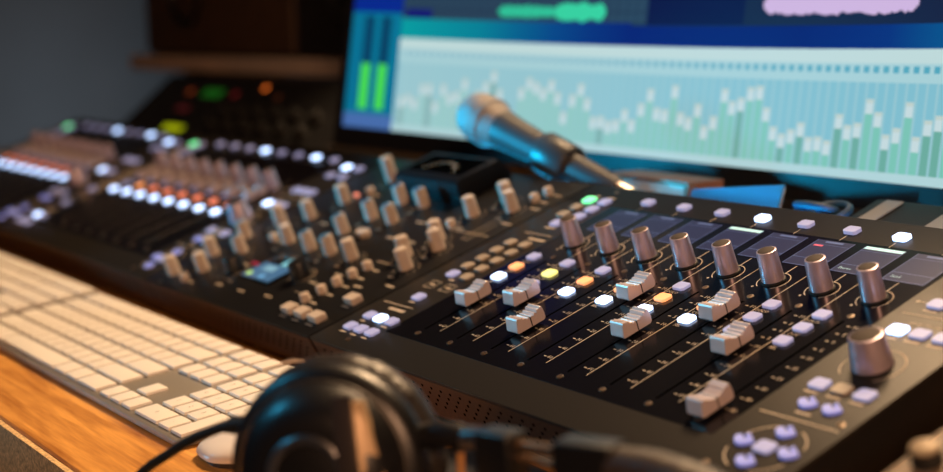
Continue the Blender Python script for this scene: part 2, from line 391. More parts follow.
    for u, v in ((-48, -27), (338, 26), (300, -28), (335, 222), (-48, 220)): obj('screw', SCREW_ME, t, (u, v, 0))
    obj('panel_print', P.mesh('panel_print', PRINT), t)['kind'] = 'stuff'
    return t

control_surface(0, 'nearest fader console on the right, in focus, with scattered fader caps', dict(
    top=[LILAC, LILAC, LILAC, WHITE, LILAC, LILAC, WHITE, LILAC],
    sel=[WHITE, LILAC, WHITE, WHITE, WHITE, WHITE, LILAC, LILAC], cut=[ORANGE, YELLOW, ORANGE, ORANGE, ORANGE, ORANGE, LILAC, LILAC],
    solo=[LILAC]*8), (47, 60, 34, 94, 56, 92, 64, 9), (3, 6))
control_surface(-733, 'blurred middle fader console left of the knob panel with a lit white key row', dict(
    top=[LILAC, LILAC, LILAC, WHITE, LILAC, LILAC, WHITE, LILAC], sel=[WHITE]*8, cut=[LILAC, ORANGE]+[REDOR]*6, solo=[LILAC]*8),
    (117, 117, 117, 117, 117, 117, 117, 117), (), False)
control_surface(-1167, 'farthest blurred fader console at the left edge of the desk', dict(
    top=[LILAC, LILAC, LILAC, WHITE, LILAC, LILAC, WHITE, LILAC], sel=[WHITE]*8, cut=[REDOR]*8, solo=[LILAC]*8),
    (117, 117, 117, 117, 117, 117, 117, 117), (), False)

# ---------------------------------------------------------------- knob panel between the fader consoles
t = thing('channel_strip_controller', 'black knob panel of beige rotary knobs between two fader consoles', 'mixing console', (0, 0, 48), (TILT, 0, 0))
slab(t, -386.5, -87.5, UCPLATE)
obj('vent_holes', vents(-375, -95), t)['kind'] = 'stuff'
P = MB(); Z = 0.15
def knob_mesh(h, top, r=5.4):
    b = MB(); b.lathe([(r+0.35, 0.6), (r+0.3, 2.0), (r-0.1, h-0.5), (r-0.5, h)], 32); return b.mesh('rotary_knob', BEIGE, smooth=True)
KN = knob_mesh(16.6, None); KNT = knob_mesh(23, None)
def cap_mesh(h, m):
    b = MB(); b.lathe([(4.9, h-0.05), (4.6, h+0.3), (0.2, h+0.4)], 24); return b.mesh('knob_cap', m, smooth=True)
CB, CT, CTT = cap_mesh(16.6, BLUECAP), cap_mesh(16.6, BEIGE), cap_mesh(23, BEIGE)
b = MB(); b.box(-0.5, 0.5, 1.6, 4.5, 16.8, 17.2); PTR = b.mesh('pointer_line', mat('white_line', (0.8, 0.8, 0.8), 0.5))
def knob(u, v, blue=False, tall=False, ang=30):
    k = obj('rotary_knob', KNT if tall else KN, t, (u, v, 0), (0, 0, R(ang)))
    obj('knob_cap', CB if blue else (CTT if tall else CT), k)
    if not tall: obj('pointer_line', PTR, k)
    for i in range(11):
        a = R(-60+300*i/10); P.ring(u+10.5*math.cos(a), v+10.5*math.sin(a), Z, 0, 0.75, n=6)
    P.rect(u-4, u+4, v-15, v-13.4, Z)
for u, v, bl in ((-254, 154, 1), (-221, 154, 1), (-254, 122, 1), (-221, 122, 1), (-254, 93, 1), (-254, 60, 1), (-221, 61, 1), (-328, 32, 1), (-363, 54, 1),
                 (-187, 61, 0), (-295, 62, 0), (-331, 104, 0), (-328, 139, 0), (-147, 153, 0), (-116, 170, 0), (-139, 183, 0),
                 (-117, 98, 0), (-134, 110, 0), (-113, 65, 0), (-136, 80, 0), (-359, -19, 0), (-331, -4, 0), (-359, 19, 0), (-356, 87, 0)):
    knob(u, v, bool(bl), False, random.uniform(-90, 90))
knob(-323, 188, False, True)
b = MB(); b.lathe([(3.9, 0.1), (3.9, 5.2), (3.2, 6.2), (0.2, 6.4)], 20); SM = b.mesh('small_button', BEIGE, smooth=True)
for u, v in ((-151, 54), (-151, 40), (-151, 26), (-151, 12), (-152, -2), (-321, 61), (-148, 132), (-112, 190), (-111, 203), (-317, 160), (-330, -22)):
    obj('small_button', SM, t, (u, v, 0)); P.rect(u+6, u+16, v-1, v+0.8, Z)
for u, v in ((-147, -18), (-127, -18), (-106, -18), (-104, 12)): key(t, u, v, BEIGE, 14, 9.5, 5, 1.0); P.rect(u-5, u+5, v-8.5, v-7, Z)
key(t, -224, 95, BEIGE, 16, 9, 5, 4.0)
for u0, u1, v in ((-158, -110, 66), (-145, -92, 128), (-180, -150, 4), (-300, -270, -6)): P.rect(u0, u1, v-0.4, v+0.4, Z)
for u, v in ((-98, 150), (-98, 40), (-128, 30), (-98, 178), (-180, 20), (-170, 38), (-200, -10), (-240, -14), (-280, -14), (-300, 20), (-300, 100), (-190, 100), (-190, 130), (-160, 100), (-290, 140)):
    P.rect(u-6, u+6, v-0.9, v+0.9, Z)
# engraved frame
for (a0, a1, c0, c1) in ((-116, -106, 118, 118.6), (-116, -106, 152, 152.6), (-116, -115.4, 118, 152.6), (-106.6, -106, 118, 152.6)): P.rect(a0, a1, c0, c1, Z)
# centre display
d = obj('centre_display', (lambda b: (b.box(-276, -222, 2, 44, 0, 1.2), b.mesh('centre_display', GLOSS, bevel=0.5))[1])(MB()), t)
def dpatch(name, u0, u1, v0, v1, m, z=1.3):
    b = MB(); b.rect(u0, u1, v0, v1, z); obj(name, b.mesh(name, m), d)
dpatch('display_field', -274, -226, 4, 28, mat('lcd_blue_field', (0.02, 0.05, 0.1), 0.3, emit=(0.045, 0.12, 0.22), estr=1))
dpatch('display_field', -250, -227, 28.5, 41, mat('lcd_cyan_field', (0.1, 0.3, 0.35), 0.3, emit=(0.16, 0.42, 0.5), estr=1))
dpatch('display_field', -262, -244, 17, 25, mat('lcd_pale_field', (0.1, 0.2, 0.3), 0.3, emit=(0.13, 0.28, 0.36), estr=1), 1.4)
b = MB(); b.ring(-268, 9, 1.45, 0, 3.2, n=12); obj('display_dot', b.mesh('display_dot', mat('lcd_lime', (0.3, 0.5, 0.1), 0.3, emit=(0.34, 0.62, 0.10), estr=1)), d)
b = MB(); b.ring(-246, 9, 1.45, 0, 3.2, n=12); obj('display_dot', b.mesh('display_dot', mat('lcd_sky', (0.1, 0.3, 0.5), 0.3, emit=(0.10, 0.28, 0.50), estr=1)), d)
dpatch('display_mark', -292, -280, 22, 25, mat('red_led_text', (0.2, 0.01, 0.03), 0.3, emit=(0.30, 0.012, 0.05), estr=1), 0.4)
# black push encoders beside the display
b = MB(); b.lathe([(8.5, 0.1), (8.2, 12), (7.6, 13)], 28); BKN = b.mesh('black_knob', SHELL, smooth=True)
for u, v in ((-292, 8), (-205, 24)): obj('black_knob', BKN, t, (u, v, 0)); P.ring(u, v, Z, 11, 11.7, -60, 240)
# raised meter housing
b = MB(); b.side([(168, 0), (168, 17), (174, 20), (214, 20), (222, 8), (222, 0)], -282, -184)
mh = obj('meter_housing', b.mesh('meter_housing', mat('meter_black', (0.005, 0.005, 0.006), 0.45, spec=0.15), bevel=1.5), t)
b = MB(); b.rect(-275, -191, 178, 210, 20.1); obj('meter_window', b.mesh('meter_window', HOLE), mh)
b = MB()
for i in range(13):
    a = R(30+10*i); b.add([(-233+x*math.cos(a)-y*math.sin(a), 172+x*math.sin(a)+y*math.cos(a), 20.3) for x, y in ((24, -.4), (28, -.4), (28, .4), (24, .4))], [(0, 1, 2, 3)])
obj('meter_scale', b.mesh('meter_scale', PRINT), mh)
for u, v, m in ((-331, 148, REDOR), ):
    key(t, u, v+5, m, 7, 4)
obj('panel_print', P.mesh('panel_print', PRINT), t)['kind'] = 'stuff'

# ---------------------------------------------------------------- keyboards
KT = R(6.2); PIT = 19.05
def kb_rows():
    # (row, start, width, legend) in key units, 22.5 wide; row 0 is the front
    L = []
    def row(r, x, items):
        for it in items:
            w, t_ = it if isinstance(it, tuple) else (1, it)
            L.append((r, x, w, t_)); x += w
    row(0, 0, [(1.5, ''), (1.25, ''), (1.25, ''), (6.5, ''), (1.25, ''), (1.25, ''), (2.0, '')])
    row(1, 0, [(2.25, '')]+list('ZXCVBNM,./')+[(2.75, '')])
    row(2, 0, [(1.75, '')]+list('ASDFGHJKL;\'')+[(2.25, '')])
    row(3, 0, [(1.5, '')]+list('QWERTYUIOP[]')+[(1.5, '\\')])
    row(4, 0, list('`1234567890-=')+[(2, '')])
    row(5, 0, [(1.0, '')]+[(1.0, '')]*14)
    row(0, 15.25, ['', '', '']); row(1, 16.25, [''])
    row(3, 15.25, ['', '', '']); row(4, 15.25, ['', '', '']); row(5, 15.25, ['', '', ''])
    row(0, 18.5, [(2, '0'), '.']); row(1, 18.5, list('123')); row(2, 18.5, list('456+')); row(3, 18.5, list('789-')); row(4, 18.5, ['', '=', '/', '*']); row(5, 18.5, ['']*4)
    L.append((0, 21.5, 1, 'TALL'))
    return L
KB = {}
def keyboard(x, y, yaw, label, legends):
    t = thing('computer_keyboard', label, 'keyboard', (x, y, 0), (0, 0, yaw), 'white aluminium keyboards on the desk')
    w = 22.5*PIT+4
    # base: slim wedge, local origin at front left
    b = MB(); b.side([(0, 1.5), (0, 5.2), (2, 5.8), (117, 18.1), (118, 17.6), (118, 12), (112, 2.0), (30, 1.5)], 0, w)
    obj('base', b.mesh('base', ALU, bevel=0.8), t)
    b = MB(); b.box(40, w-40, 80, 108, 0.0, 4.2); b.box(30, w-30, 6, 14, 0.0, 1.8); obj('foot', b.mesh('foot', BLACK), t)
    P = MB()
    for r, x0, wd, tx in kb_rows():
        tall = tx == 'TALL'
        k = (wd, tall, r == 5)
        kw = wd*PIT-3.0; kd = (2*PIT if tall else PIT)-3.0
        if k not in KB:
            b = MB(); h = 2.2
            b.add([(0, 0, 0), (kw, 0, 0), (kw, kd, 0), (0, kd, 0), (.35, .35, h), (kw-.35, .35, h), (kw-.35, kd-.35, h), (.35, kd-.35, h)],
                  [(0, 3, 2, 1), (4, 5, 6, 7), (0, 1, 5, 4), (1, 2, 6, 5), (2, 3, 7, 6), (3, 0, 4, 7)])
            KB[k] = b.mesh('key', KEYW, bevel=0.55, segs=2)
        xx = 2+x0*PIT+1.5; yy = 3.0+r*PIT+1.2
        zz = 5.8+(yy-2)*math.tan(KT)+0.1
        obj('key', KB[k], t, (xx, yy, zz), (KT, 0, 0))
        if legends and tx and not tall:
            v, f = text_polys(tx, 5.0)
            cy = kd/2; P.add([(xx+kw/2+a, yy+(cy+c)*math.cos(KT), zz+2.32+(cy+c)*math.sin(KT)) for a, c in v], f)
    if legends: obj('key_legends', P.mesh('key_legends', LEGEND), t)['kind'] = 'stuff'
    return t
keyboard(-436, -173, R(0.6), 'white full-size keyboard with number pad, nearest the headphones', True)
keyboard(-883, -172, R(0.3), 'second white keyboard cut off by the left frame edge', True)
b = MB(); b.tube([(-112, -54, 10), (-114, -48, 12), (-118, -40, 12), (-121, -31, 12), (-123, -10, 6), (-130, 30, 4), (-150, 120, 4)], 2.3)
tag(obj('keyboard_cable', b.mesh('keyboard_cable', mat('white_cable', (0.75, 0.68, 0.58), 0.5), smooth=True)), 'short white cable leaving the back of the near keyboard', 'cable')

# ---------------------------------------------------------------- mouse
t = thing('computer_mouse', 'white flat computer mouse beside the number pad', 'mouse', (37, -113, 0), (0, 0, R(-8)))
b = MB(); o = []; f = []; NU, NV = 28, 10
for j in range(NV+1):
    q = j/NV
    for i in range(NU):
        a = 2*math.pi*i/NU; ca, sa = math.cos(a), math.sin(a)
        ex = 2/3.2
        x = 28*math.copysign(abs(ca)**ex, ca); y = 56*math.copysign(abs(sa)**ex, sa)
        rr = math.cos(q*math.pi/2)**0.55 if q < 1 else 0.0
        o.append((x*rr, y*rr, 4+15*(q if q < 1 else 1)**0.8*(1-0.15*(y*rr/56)**2)))
for j in range(NV):
    for i in range(NU):
        k = (i+1) % NU; f.append((j*NU+i, j*NU+k, (j+1)*NU+k, (j+1)*NU+i))
b.add(o, f); obj('shell', b.mesh('shell', MOUSEW, smooth=True), t)
b = MB(); o = []
for i in range(NU):
    a = 2*math.pi*i/NU; ca, sa = math.cos(a), math.sin(a); ex = 2/3.2
    o.append((25.5*math.copysign(abs(ca)**ex, ca), 52*math.copysign(abs(sa)**ex, sa)))
b.prism(o, 0, 4.4); obj('base', b.mesh('base', mat('mouse_base', (0.06, 0.05, 0.05), 0.4)), t)

b = MB(); b.box(100, 640, -227, -24, 0.1, 2.0); tag(obj('shade_sheet', b.mesh('shade_sheet', mat('shade_black', (0.008, 0.007, 0.007), 0.95, noise=(600, .4)), bevel=.5)), 'added black sheet for the shade under the headphones in front of the console', 'shade sheet')  # dark sheet added where the headphones shade the desk
# ---------------------------------------------------------------- headphones
HP = thing('headphones', 'black over-ear headphones lying in front of the console', 'headphones', (228, -184, 0))
_c = Vector((-0.29, 0.03, -0.95)); ax = (rx*_c.x+ry*_c.y+rz*_c.z).normalized()          # axis from pad to outer face
CC = Vector((0, 0, 52))                                      # pad centre above the thing's base
qa = ax.to_track_quat('Z', 'Y')
rot_cup = qa.to_euler()
def cup(parent, centre, rot):
    def put(name, me):
        o = obj(name, me, parent, centre, rot); o.scale = (1.04, 1.04, 1.04); return o
    # padded ring
    b = MB(); o = []; f = []; NA, NB = 72, 16
    for i in range(NA):
        a = 2*math.pi*i/NA; wr = 1+0.035*math.sin(a*18)+0.025*math.sin(a*31+1)
        for j in range(NB):
            w = 2*math.pi*j/NB
            r = 36.5+11.5*math.cos(w)*(wr if math.cos(w) > 0 else 1); z = -2+11.5*math.sin(w)
            o.append((r*math.cos(a), r*math.sin(a), z))
    for i in range(NA):
        for j in range(NB):
            i2, j2 = (i+1) % NA, (j+1) % NB; f.append((i*NB+j, i2*NB+j, i2*NB+j2, i*NB+j2))
    b.add(o, f); pad = put('ear_pad', b.mesh('ear_pad', LEATHER, smooth=True))
    b = MB(); b.lathe([(43.5, 7.5), (45, 9), (45.5, 12), (44, 17), (41.5, 19.5), (39, 20.5), (37, 25), (33, 31), (27.5, 35.5), (22, 37.0), (15, 37.2)], 64)
    sh = put('cup_shell', b.mesh('cup_shell', SHELL, smooth=True))
    b = MB(); b.lathe([(38.5, 20.3), (39.6, 20.9), (39.4, 22.0), (37.6, 22.6)], 64, cap=False); obj('seam_ring', b.mesh('seam_ring', mat('seam_grey', (0.05, 0.045, 0.04), 0.35, 0.5), smooth=True), sh)
    b = MB(); b.lathe([(18.6, 36.8), (18.3, 38.4), (17.2, 39.2), (14.6, 39.0), (13.8, 38.0), (13.6, 36.9)], 56, cap=False); obj('metal_ring', b.mesh('metal_ring', SILVER, smooth=True), sh)
    b = MB(); b.lathe([(15.6, 37.2), (13, 38.0), (0.3, 38.4)], 40); obj('centre_disc', b.mesh('centre_disc', SHELL, smooth=True), sh)
    return sh
sh1 = cup(HP, CC, rot_cup)
def L(x, y, z): return (x-228, y+184, z)
# yoke strap across the outer face
right = Vector((0, 0, 1)).cross(ax).normalized(); up = ax.cross(right).normalized()
def on_cup(a, c, h): return CC+right*a+up*c+ax*h
b = MB()
for s in range(10):
    pass
path = [on_cup(14+i*1.7, 36-9*i, 33+5.5*math.sin(math.pi*i/8)) for i in range(9)]
o = []; f = []
for i, p in enumerate(path):
    tdir = (path[min(i+1, 8)]-path[max(i-1, 0)]).normalized(); sd = tdir.cross(ax).normalized()
    for q in (-1, 1):
        for h in (0, 3.0): o.append(p+sd*q*4.6+ax*h)
for i in range(8):
    a, c = i*4, (i+1)*4
    f += [(a, a+1, c+1, c), (a+2, c+2, c+3, a+3), (a+1, a+3, c+3, c+1), (a, c, c+2, a+2)]
f += [(0, 2, 3, 1), (32, 33, 35, 34)]
b.add(o, f); obj('yoke_arm', b.mesh('yoke_arm', mat('yoke_grey', (0.12, 0.10, 0.095), 0.3, 0.8), bevel=0.6), HP)
# added tan wedge standing in for the warm reflection on the cup
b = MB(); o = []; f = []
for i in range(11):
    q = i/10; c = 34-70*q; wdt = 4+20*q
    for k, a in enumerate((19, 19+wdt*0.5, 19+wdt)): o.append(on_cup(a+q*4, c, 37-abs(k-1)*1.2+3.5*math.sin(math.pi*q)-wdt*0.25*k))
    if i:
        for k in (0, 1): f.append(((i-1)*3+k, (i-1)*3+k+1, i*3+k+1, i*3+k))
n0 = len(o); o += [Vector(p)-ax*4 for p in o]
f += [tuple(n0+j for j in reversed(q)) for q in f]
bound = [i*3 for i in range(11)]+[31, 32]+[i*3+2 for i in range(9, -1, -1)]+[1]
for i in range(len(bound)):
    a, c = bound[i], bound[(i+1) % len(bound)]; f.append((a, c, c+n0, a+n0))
b.add(o, f); obj('warm_reflection', b.mesh('warm_reflection', mat('reflection_tan', (0.50, 0.35, 0.20), 0.4, 0.2), smooth=True), HP)
# slider and headband
b = MB(); b.tube([L(250, -176, 58), L(262, -166, 68), L(276, -160, 72), L(284, -154, 71)], [5, 5.5, 6, 6], 16); sl_ = obj('slider_joint', b.mesh('slider_joint', SHELL, smooth=True), HP)
b = MB(); b.tube([L(284, -154.5, 71), L(292, -151, 72)], [5.2, 5.2], 18); obj('slider_cap', b.mesh('slider_cap', SILVER, smooth=True), sl_)
def block(p, q, hw, hh, name, m):
    p, q = Vector(p), Vector(q); d = (q-p).normalized(); s = d.cross(Vector((0, 0, 1))).normalized(); u = s.cross(d)
    b = MB(); b.add([c+s*a*hw+u*e*hh for c in (p, q) for a, e in ((-1, -1), (1, -1), (1, 1), (-1, 1))], [(0, 1, 2, 3), (4, 7, 6, 5), (0, 4, 5, 1), (1, 5, 6, 2), (2, 6, 7, 3), (3, 7, 4, 0)])
    return obj(name, b.mesh(name, m, bevel=2.2, segs=3), HP)
block(L(296, -151, 66), L(316, -147, 67), 7, 12, 'slider_block', SHELL)
b = MB(); b.tube([L(314, -147, 74), L(340, -140.5, 75)], 2.0, 12); b.tube([L(314, -147, 68), L(340, -140.5, 69)], 2.0, 12); obj('slider_rod', b.mesh('slider_rod', mat('rod_steel', (0.30, 0.19, 0.12), 0.4, 0.8), smooth=True), HP)
block(L(337, -141, 67), L(362, -131, 68), 8, 14, 'slider_block', SHELL)
band = [L(360, -132, 72), L(378, -126, 72), L(400, -122, 70), L(424, -124, 66), L(446, -134, 60), L(466, -152, 53), L(478, -176, 46), L(484, -200, 40), L(482, -226, 34)]
b = MB(); b.tube(band, [9, 10, 10.5, 11, 11, 11, 11, 10, 9], 20); obj('headband', b.mesh('headband', mat('brown_leatherette', (0.035, 0.024, 0.017), 0.42, bump=(220, 0.4, 0.002)), smooth=True), HP)
b = MB(); b.tube([L(288, -158, 66), L(291, -160, 50), L(294, -163, 30), L(300, -168, 5), L(310, -174, 3)], 1.6); obj('signal_wire', b.mesh('signal_wire', mat('amber_wire', (0.45, 0.20, 0.05), 0.4), smooth=True), HP)
b = MB(); b.tube([L(190, -206, 65), L(178, -212, 63.5), L(170, -214.5, 61.5)], [4.2, 4.0, 3.0], 14)
for i in range(4):
    q = i/3; b.tube([L(188-11*q, -207-5*q, 64.8-1.3*q), L(186.4-11*q, -207.7-5*q, 64.6-1.3*q)], 4.8-0.4*q, 14)
obj('strain_relief', b.mesh('strain_relief', BLACK, smooth=True), HP)
b = MB(); b.tube([L(176, -213, 63), L(168, -215, 61), L(149, -219, 53), L(134, -221, 46), L(119, -223, 37.5), L(103, -225.5, 29), L(88, -227, 20), L(74, -227, 8), L(62, -226, 3.2), L(48, -224, 2.9)], 2.6, 12); obj('headphone_cable', b.mesh('headphone_cable', BLACK, smooth=True), HP)
ax2 = Vector((-0.15, -0.45, 0.88)).normalized()
cup(HP, L(474, -190, 46), ax2.to_track_quat('Z', 'Y').to_euler())

# ---------------------------------------------------------------- curved monitor
MR = 1800.0; PSI = R(-1.62); TAU = R(8.93)
mh_ = Vector((math.cos(PSI), math.sin(PSI), 0)); mb_ = Vector((-math.sin(PSI), math.cos(PSI), 0))
mu_ = Vector((0, 0, 1))*math.cos(TAU)+mb_*math.sin(TAU); mn_ = mh_.cross(mu_)
MO = Vector((-11.3, 350, 124.7))
def scr(s, h, off=0.0):
    th = s/MR
    nn = mn_*math.cos(th)-mh_*math.sin(th)
    return MO+mh_*MR*math.sin(th)+mn_*MR*(1-math.cos(th))+mu_*h+nn*off
MON = thing('computer_monitor', 'wide curved monitor showing pale green value bars and waveforms', 'monitor')
s0, s1, H = -581.0, 221.0, 336.0
def shellgrid(s0, s1, h0, h1, front, back, n=24):
    b = MB(); o = []; f = []
    for i in range(n+1):
        s = s0+(s1-s0)*i/n
        o += [scr(s, h0, front), scr(s, h1, front), scr(s, h1, back), scr(s, h0, back)]
        if i:
            a, c = (i-1)*4, i*4
            for k in range(4): f.append((a+k, a+(k+1) % 4, c+(k+1) % 4, c+k))
    f += [(0, 1, 2, 3), (n*4+3, n*4+2, n*4+1, n*4)]
    b.add(o, f); return b
obj('back_shell', shellgrid(s0-9, s1+9, -20, H+9, -1.0, -30).mesh('back_shell', BEZEL), MON)
for nm, a in (('bezel', (s0-9, s1+9, -21, -0.5, 1.5, -31)), ('bezel', (s0-9, s1+9, H+.5, H+10, 1.5, -31)), ('bezel', (s0-10, s0-.5, -21, H+10, 1.5, -31)), ('bezel', (s1+.5, s1+10, -21, H+10, 1.5, -31))):
    obj('bezel', shellgrid(*a).mesh('bezel', BEZEL, smooth=True), MON)
SM_ = bpy.data.materials.new('screen_picture'); SM_.use_nodes = True
nt = SM_.node_tree; bs = nt.nodes['Principled BSDF']; at = nt.nodes.new('ShaderNodeAttribute'); at.attribute_name = 'picture'
bs.inputs['Base Color'].default_value = (0.01, 0.01, 0.012, 1); bs.inputs['Roughness'].default_value = 0.6; bs.inputs['Specular IOR Level'].default_value = 0.03
nt.links.new(at.outputs['Color'], bs.inputs['Emission Color']); bs.inputs['Emission Strength'].default_value = 1.0
class Pic:
    def __init__(s): s.q = []
    def patch(s, a, c, h0, h1, col, off, col2=None):
        n = max(1, int((c-a)/34))
        for i in range(n): s.q.append(([scr(a+(c-a)*(i+k)/n, h, off) for k, h in ((0, h0), (1, h0), (1, h1), (0, h1))], [lin(tuple(col[j]+((col2 or col)[j]-col[j])*(i+k)/n for j in range(3))) for k in (0, 1, 1, 0)]))
    def build(s, name, parent):
        me = bpy.data.meshes.new(name); v = []; f = []
        for i, (p, c) in enumerate(s.q): v += [x*K for x in p]; f.append((4*i, 4*i+1, 4*i+2, 4*i+3))
        me.from_pydata(v, [], f); ca = me.color_attributes.new('picture', 'FLOAT_COLOR', 'CORNER')
        k = 0
        for p, c in s.q:
            for x in c: ca.data[k].color = (*x, 1); k += 1
        me.materials.append(SM_); return obj(name, me, parent)
p = Pic()
p.patch(s0, s1, 0, H, (28, 52, 74), 0)
p.patch(-509, -182, 117, H, (40, 66, 88), .2); p.patch(-182, -67, 115, H, (4, 4, 62), .2); p.patch(-67, s1, 114, H, (18, 30, 62), .2)
for h in (126, 141, 156, 180, 200, 225, 250, 275, 300): p.patch(-509, -182, h, h+.8, (24, 40, 66), .3)
for i in range(28): p.patch(-495+i*11.5, -494+i*11.5, 117, H, (26, 46, 72), .3)
p.patch(-505, -468, 118, 127, (14, 24, 110), .4)
p.patch(s0, -510, 0, 122, (0, 112, 146), .2); p.patch(s0, -510, 122, H, (0, 40, 140), .2); p.patch(s0, -510, 0, 15, (70, 108, 170), .3)
# toolbar
stops = [(-510, (0, 156, 160)), (-400, (0, 128, 150)), (-300, (0, 70, 135)), (-200, (0, 24, 112)), (0, (0, 20, 108)), (90, (0, 44, 122)), (150, (0, 84, 140)), (s1, (0, 120, 150))]
for (a, ca_), (c, cc) in zip(stops, stops[1:]): p.patch(a, c, 96.5, 117 if a < -240 else 114.5, ca_, .3, cc)
scr_o = p.build('screen', MON)
p = Pic()
p.patch(-510, s1, 0, 96.6, (150, 196, 206), .35); p.patch(-510, s1, 86, 96.4, (190, 216, 216), .4); p.patch(-510, s1, 72, 86, (166, 206, 212), .38); p.patch(-510, s1, 0, 7, (176, 210, 214), .75)
pp = p.build('value_panel', MON)
# dotted ruler
p = Pic(); x = -500
while x < s1-8:
    k = min(1, max(0, (x+300)/450)); p.patch(x, x+5.6, 79, 84, tuple(int(a+(c-a)*k) for a, c in zip((140, 186, 200), (80, 164, 186))), .6); x += 9.8
p.build('ruler_ticks', MON)
bars, vals = Pic(), Pic(); x = -503; y = 44; i = 0
while x < s1-8:
    y = .25*y+.75*random.uniform(20, 68); y = min(63, max(22, y))
    k = min(1, max(0, (x+500)/600.0))
    g = tuple(int(a+(c-a)*k) for a, c in zip((158, 204, 202), (122, 194, 178))); u_ = tuple(int(a+(c-a)*k) for a, c in zip((156, 200, 208), (128, 188, 204)))
    if random.random() < .15: g = tuple(int(v*.88) for v in g)
    bars.patch(x, x+7.4, 7, y-6, g, .6); bars.patch(x, x+7.4, y+5, 72, u_, .6)
    vals.patch(x, x+7.4, y-6, y+2, (196, 216, 219), .8); vals.patch(x, x+7.4, y+2, y+5, (190, 206, 200), .8)
    x += 9.8; i += 1
bars.build('bar_columns', MON); vals.build('value_marks', MON)
for a, c in ((-563, -548), (-539, -524)):
    p = Pic(); p.patch(a, c, 20, 118, (0, 66, 100), .4); p.patch(a+1, c-1, 20, 68, (70, 218, 84), .6)
    for j in range(11): p.patch(c+2, c+6, 24+j*9, 27+j*9, (0, 140, 170), .5)
    p.build('level_meter', MON)
def wave(a, c, mid, amp, col, seed):
    rr = random.Random(seed); p = Pic(); x = a; q = 0
    while x < c:
        env = min(1, (x-a)/10+.55)*min(1, (c-x)/8+.4); q = .6*q+.4*rr.random()
        hgt = amp*env*(.6+.7*q); p.patch(x, x+2.2, mid-hgt, mid+hgt, col, .5); x += 2.2
    p.build('waveform', MON)
wave(-376, -300, 126.5, 5.8, (46, 190, 150), 1); wave(-300, -235, 126.5, 8.2, (54, 208, 160), 2); wave(-46, 114, 131.5, 8.2, (206, 180, 222), 3)
wave(-400, -215, 170, 14, (80, 170, 200), 4); wave(-40, 150, 180, 14, (90, 200, 160), 5); wave(-480, -260, 235, 16, (200, 160, 120), 6)
# stand
b = MB(); c0 = scr(-180, 120, -30); b.box(c0.x-38, c0.x+38, c0.y+2, c0.y+34, 2, c0.z+40); obj('stand_post', b.mesh('stand_post', BEZEL, bevel=4), MON)
b = MB(); b.box(c0.x-140, c0.x+140, c0.y-70, c0.y+150, 0.3, 9); obj('stand_base', b.mesh('stand_base', BEZEL, bevel=3), MON)

# ---------------------------------------------------------------- shelf behind the console, with the things on it
b = MB(); b.box(-330, 420, 246, 308, 80, 88); b.box(-330, -318, 246, 308, 0, 80); b.box(408, 420, 246, 308, 0, 80)
sh = tag(obj('cable_shelf', b.mesh('cable_shelf', mat('shelf_black', (0.010, 0.011, 0.014), 0.5), bevel=1)), 'narrow black shelf between the console and the monitor', 'shelf')
b = MB(); b.box(-350, 310, 234, 243, 92, 98); LS = thing('led_strip', 'blue light strip hidden behind the console rear edge', 'light strip')
obj('channel', b.mesh('channel', SHELL), LS)
b = MB(); b.box(-348, 308, 236, 241, 98, 99.5); obj('diffuser', b.mesh('diffuser', mat('blue_led', (0.1, 0.3, 0.5), 0.4, emit=(0.0, 0.5, 1.0), estr=3)), LS)
for x in (-340, 300):
    b = MB(); b.box(x-4, x+4, 235, 242, 0, 92); obj('bracket', b.mesh('bracket', SHELL), LS)
# microphone on a table stand
H0, H1 = Vector((-264, 222, 170)), Vector((-82, 250, 107))
md = (H1-H0).normalized()
MIC = thing('microphone', 'handheld microphone with round grille lit blue, in front of the monitor', 'microphone', tuple(H0))
mrot = md.to_track_quat('Z', 'Y').to_euler()
b = MB(); b.lathe([(5, -3), (12, 0), (16.5, 4), (19.2, 11), (20, 19), (19.4, 23), (18.8, 25), (20.2, 26), (20.2, 29), (18.6, 30), (18, 33), (16, 40), (14.6, 44)], 40)
gm = bpy.data.materials.new('mic_mesh'); gm.use_nodes = True; g_ = gm.node_tree.nodes['Principled BSDF']; g_.inputs['Base Color'].default_value = (.30, .28, .27, 1); g_.inputs['Metallic'].default_value = .25; g_.inputs['Roughness'].default_value = .5
tc = gm.node_tree.nodes.new('ShaderNodeTexCoord'); vo = gm.node_tree.nodes.new('ShaderNodeTexVoronoi'); vo.inputs['Scale'].default_value = 700; bp = gm.node_tree.nodes.new('ShaderNodeBump'); bp.inputs['Strength'].default_value = .6; bp.inputs['Distance'].default_value = .001
gm.node_tree.links.new(tc.outputs['Object'], vo.inputs['Vector']); gm.node_tree.links.new(vo.outputs['Distance'], bp.inputs['Height']); gm.node_tree.links.new(bp.outputs['Normal'], g_.inputs['Normal'])
obj('grille', b.mesh('grille', gm, smooth=True), MIC, (0, 0, 0), mrot).scale = (1.08, 1.08, 1.06)
b = MB(); b.lathe([(15.2, 43), (15.4, 46), (14.2, 60), (11.8, 120), (10.4, 176), (9.2, 182)], 36); obj('handle', b.mesh('handle', mat('mic_body', (0.055, 0.057, 0.062), 0.5, 0.0), smooth=True), MIC, (0, 0, 0), mrot).scale = (1.08, 1.08, 1.0)
b = MB(); b.lathe([(9.4, 182), (9.4, 196), (8.8, 198)], 24); obj('plug', b.mesh('plug', mat('plug_nickel', (0.6, 0.55, 0.5), 0.3, 1.0), smooth=True), MIC, (0, 0, 0), mrot)
MS = thing('microphone_stand', 'small black clip stand holding the microphone behind the console', 'stand', (-178, 262, 88))
cp = H0+md*112-Vector((-178, 262, 88))
b = MB(); b.lathe([(17.0, -16), (18.0, -14), (17.4, 16), (16.0, 18), (15.4, -15)], 28, cap=False)
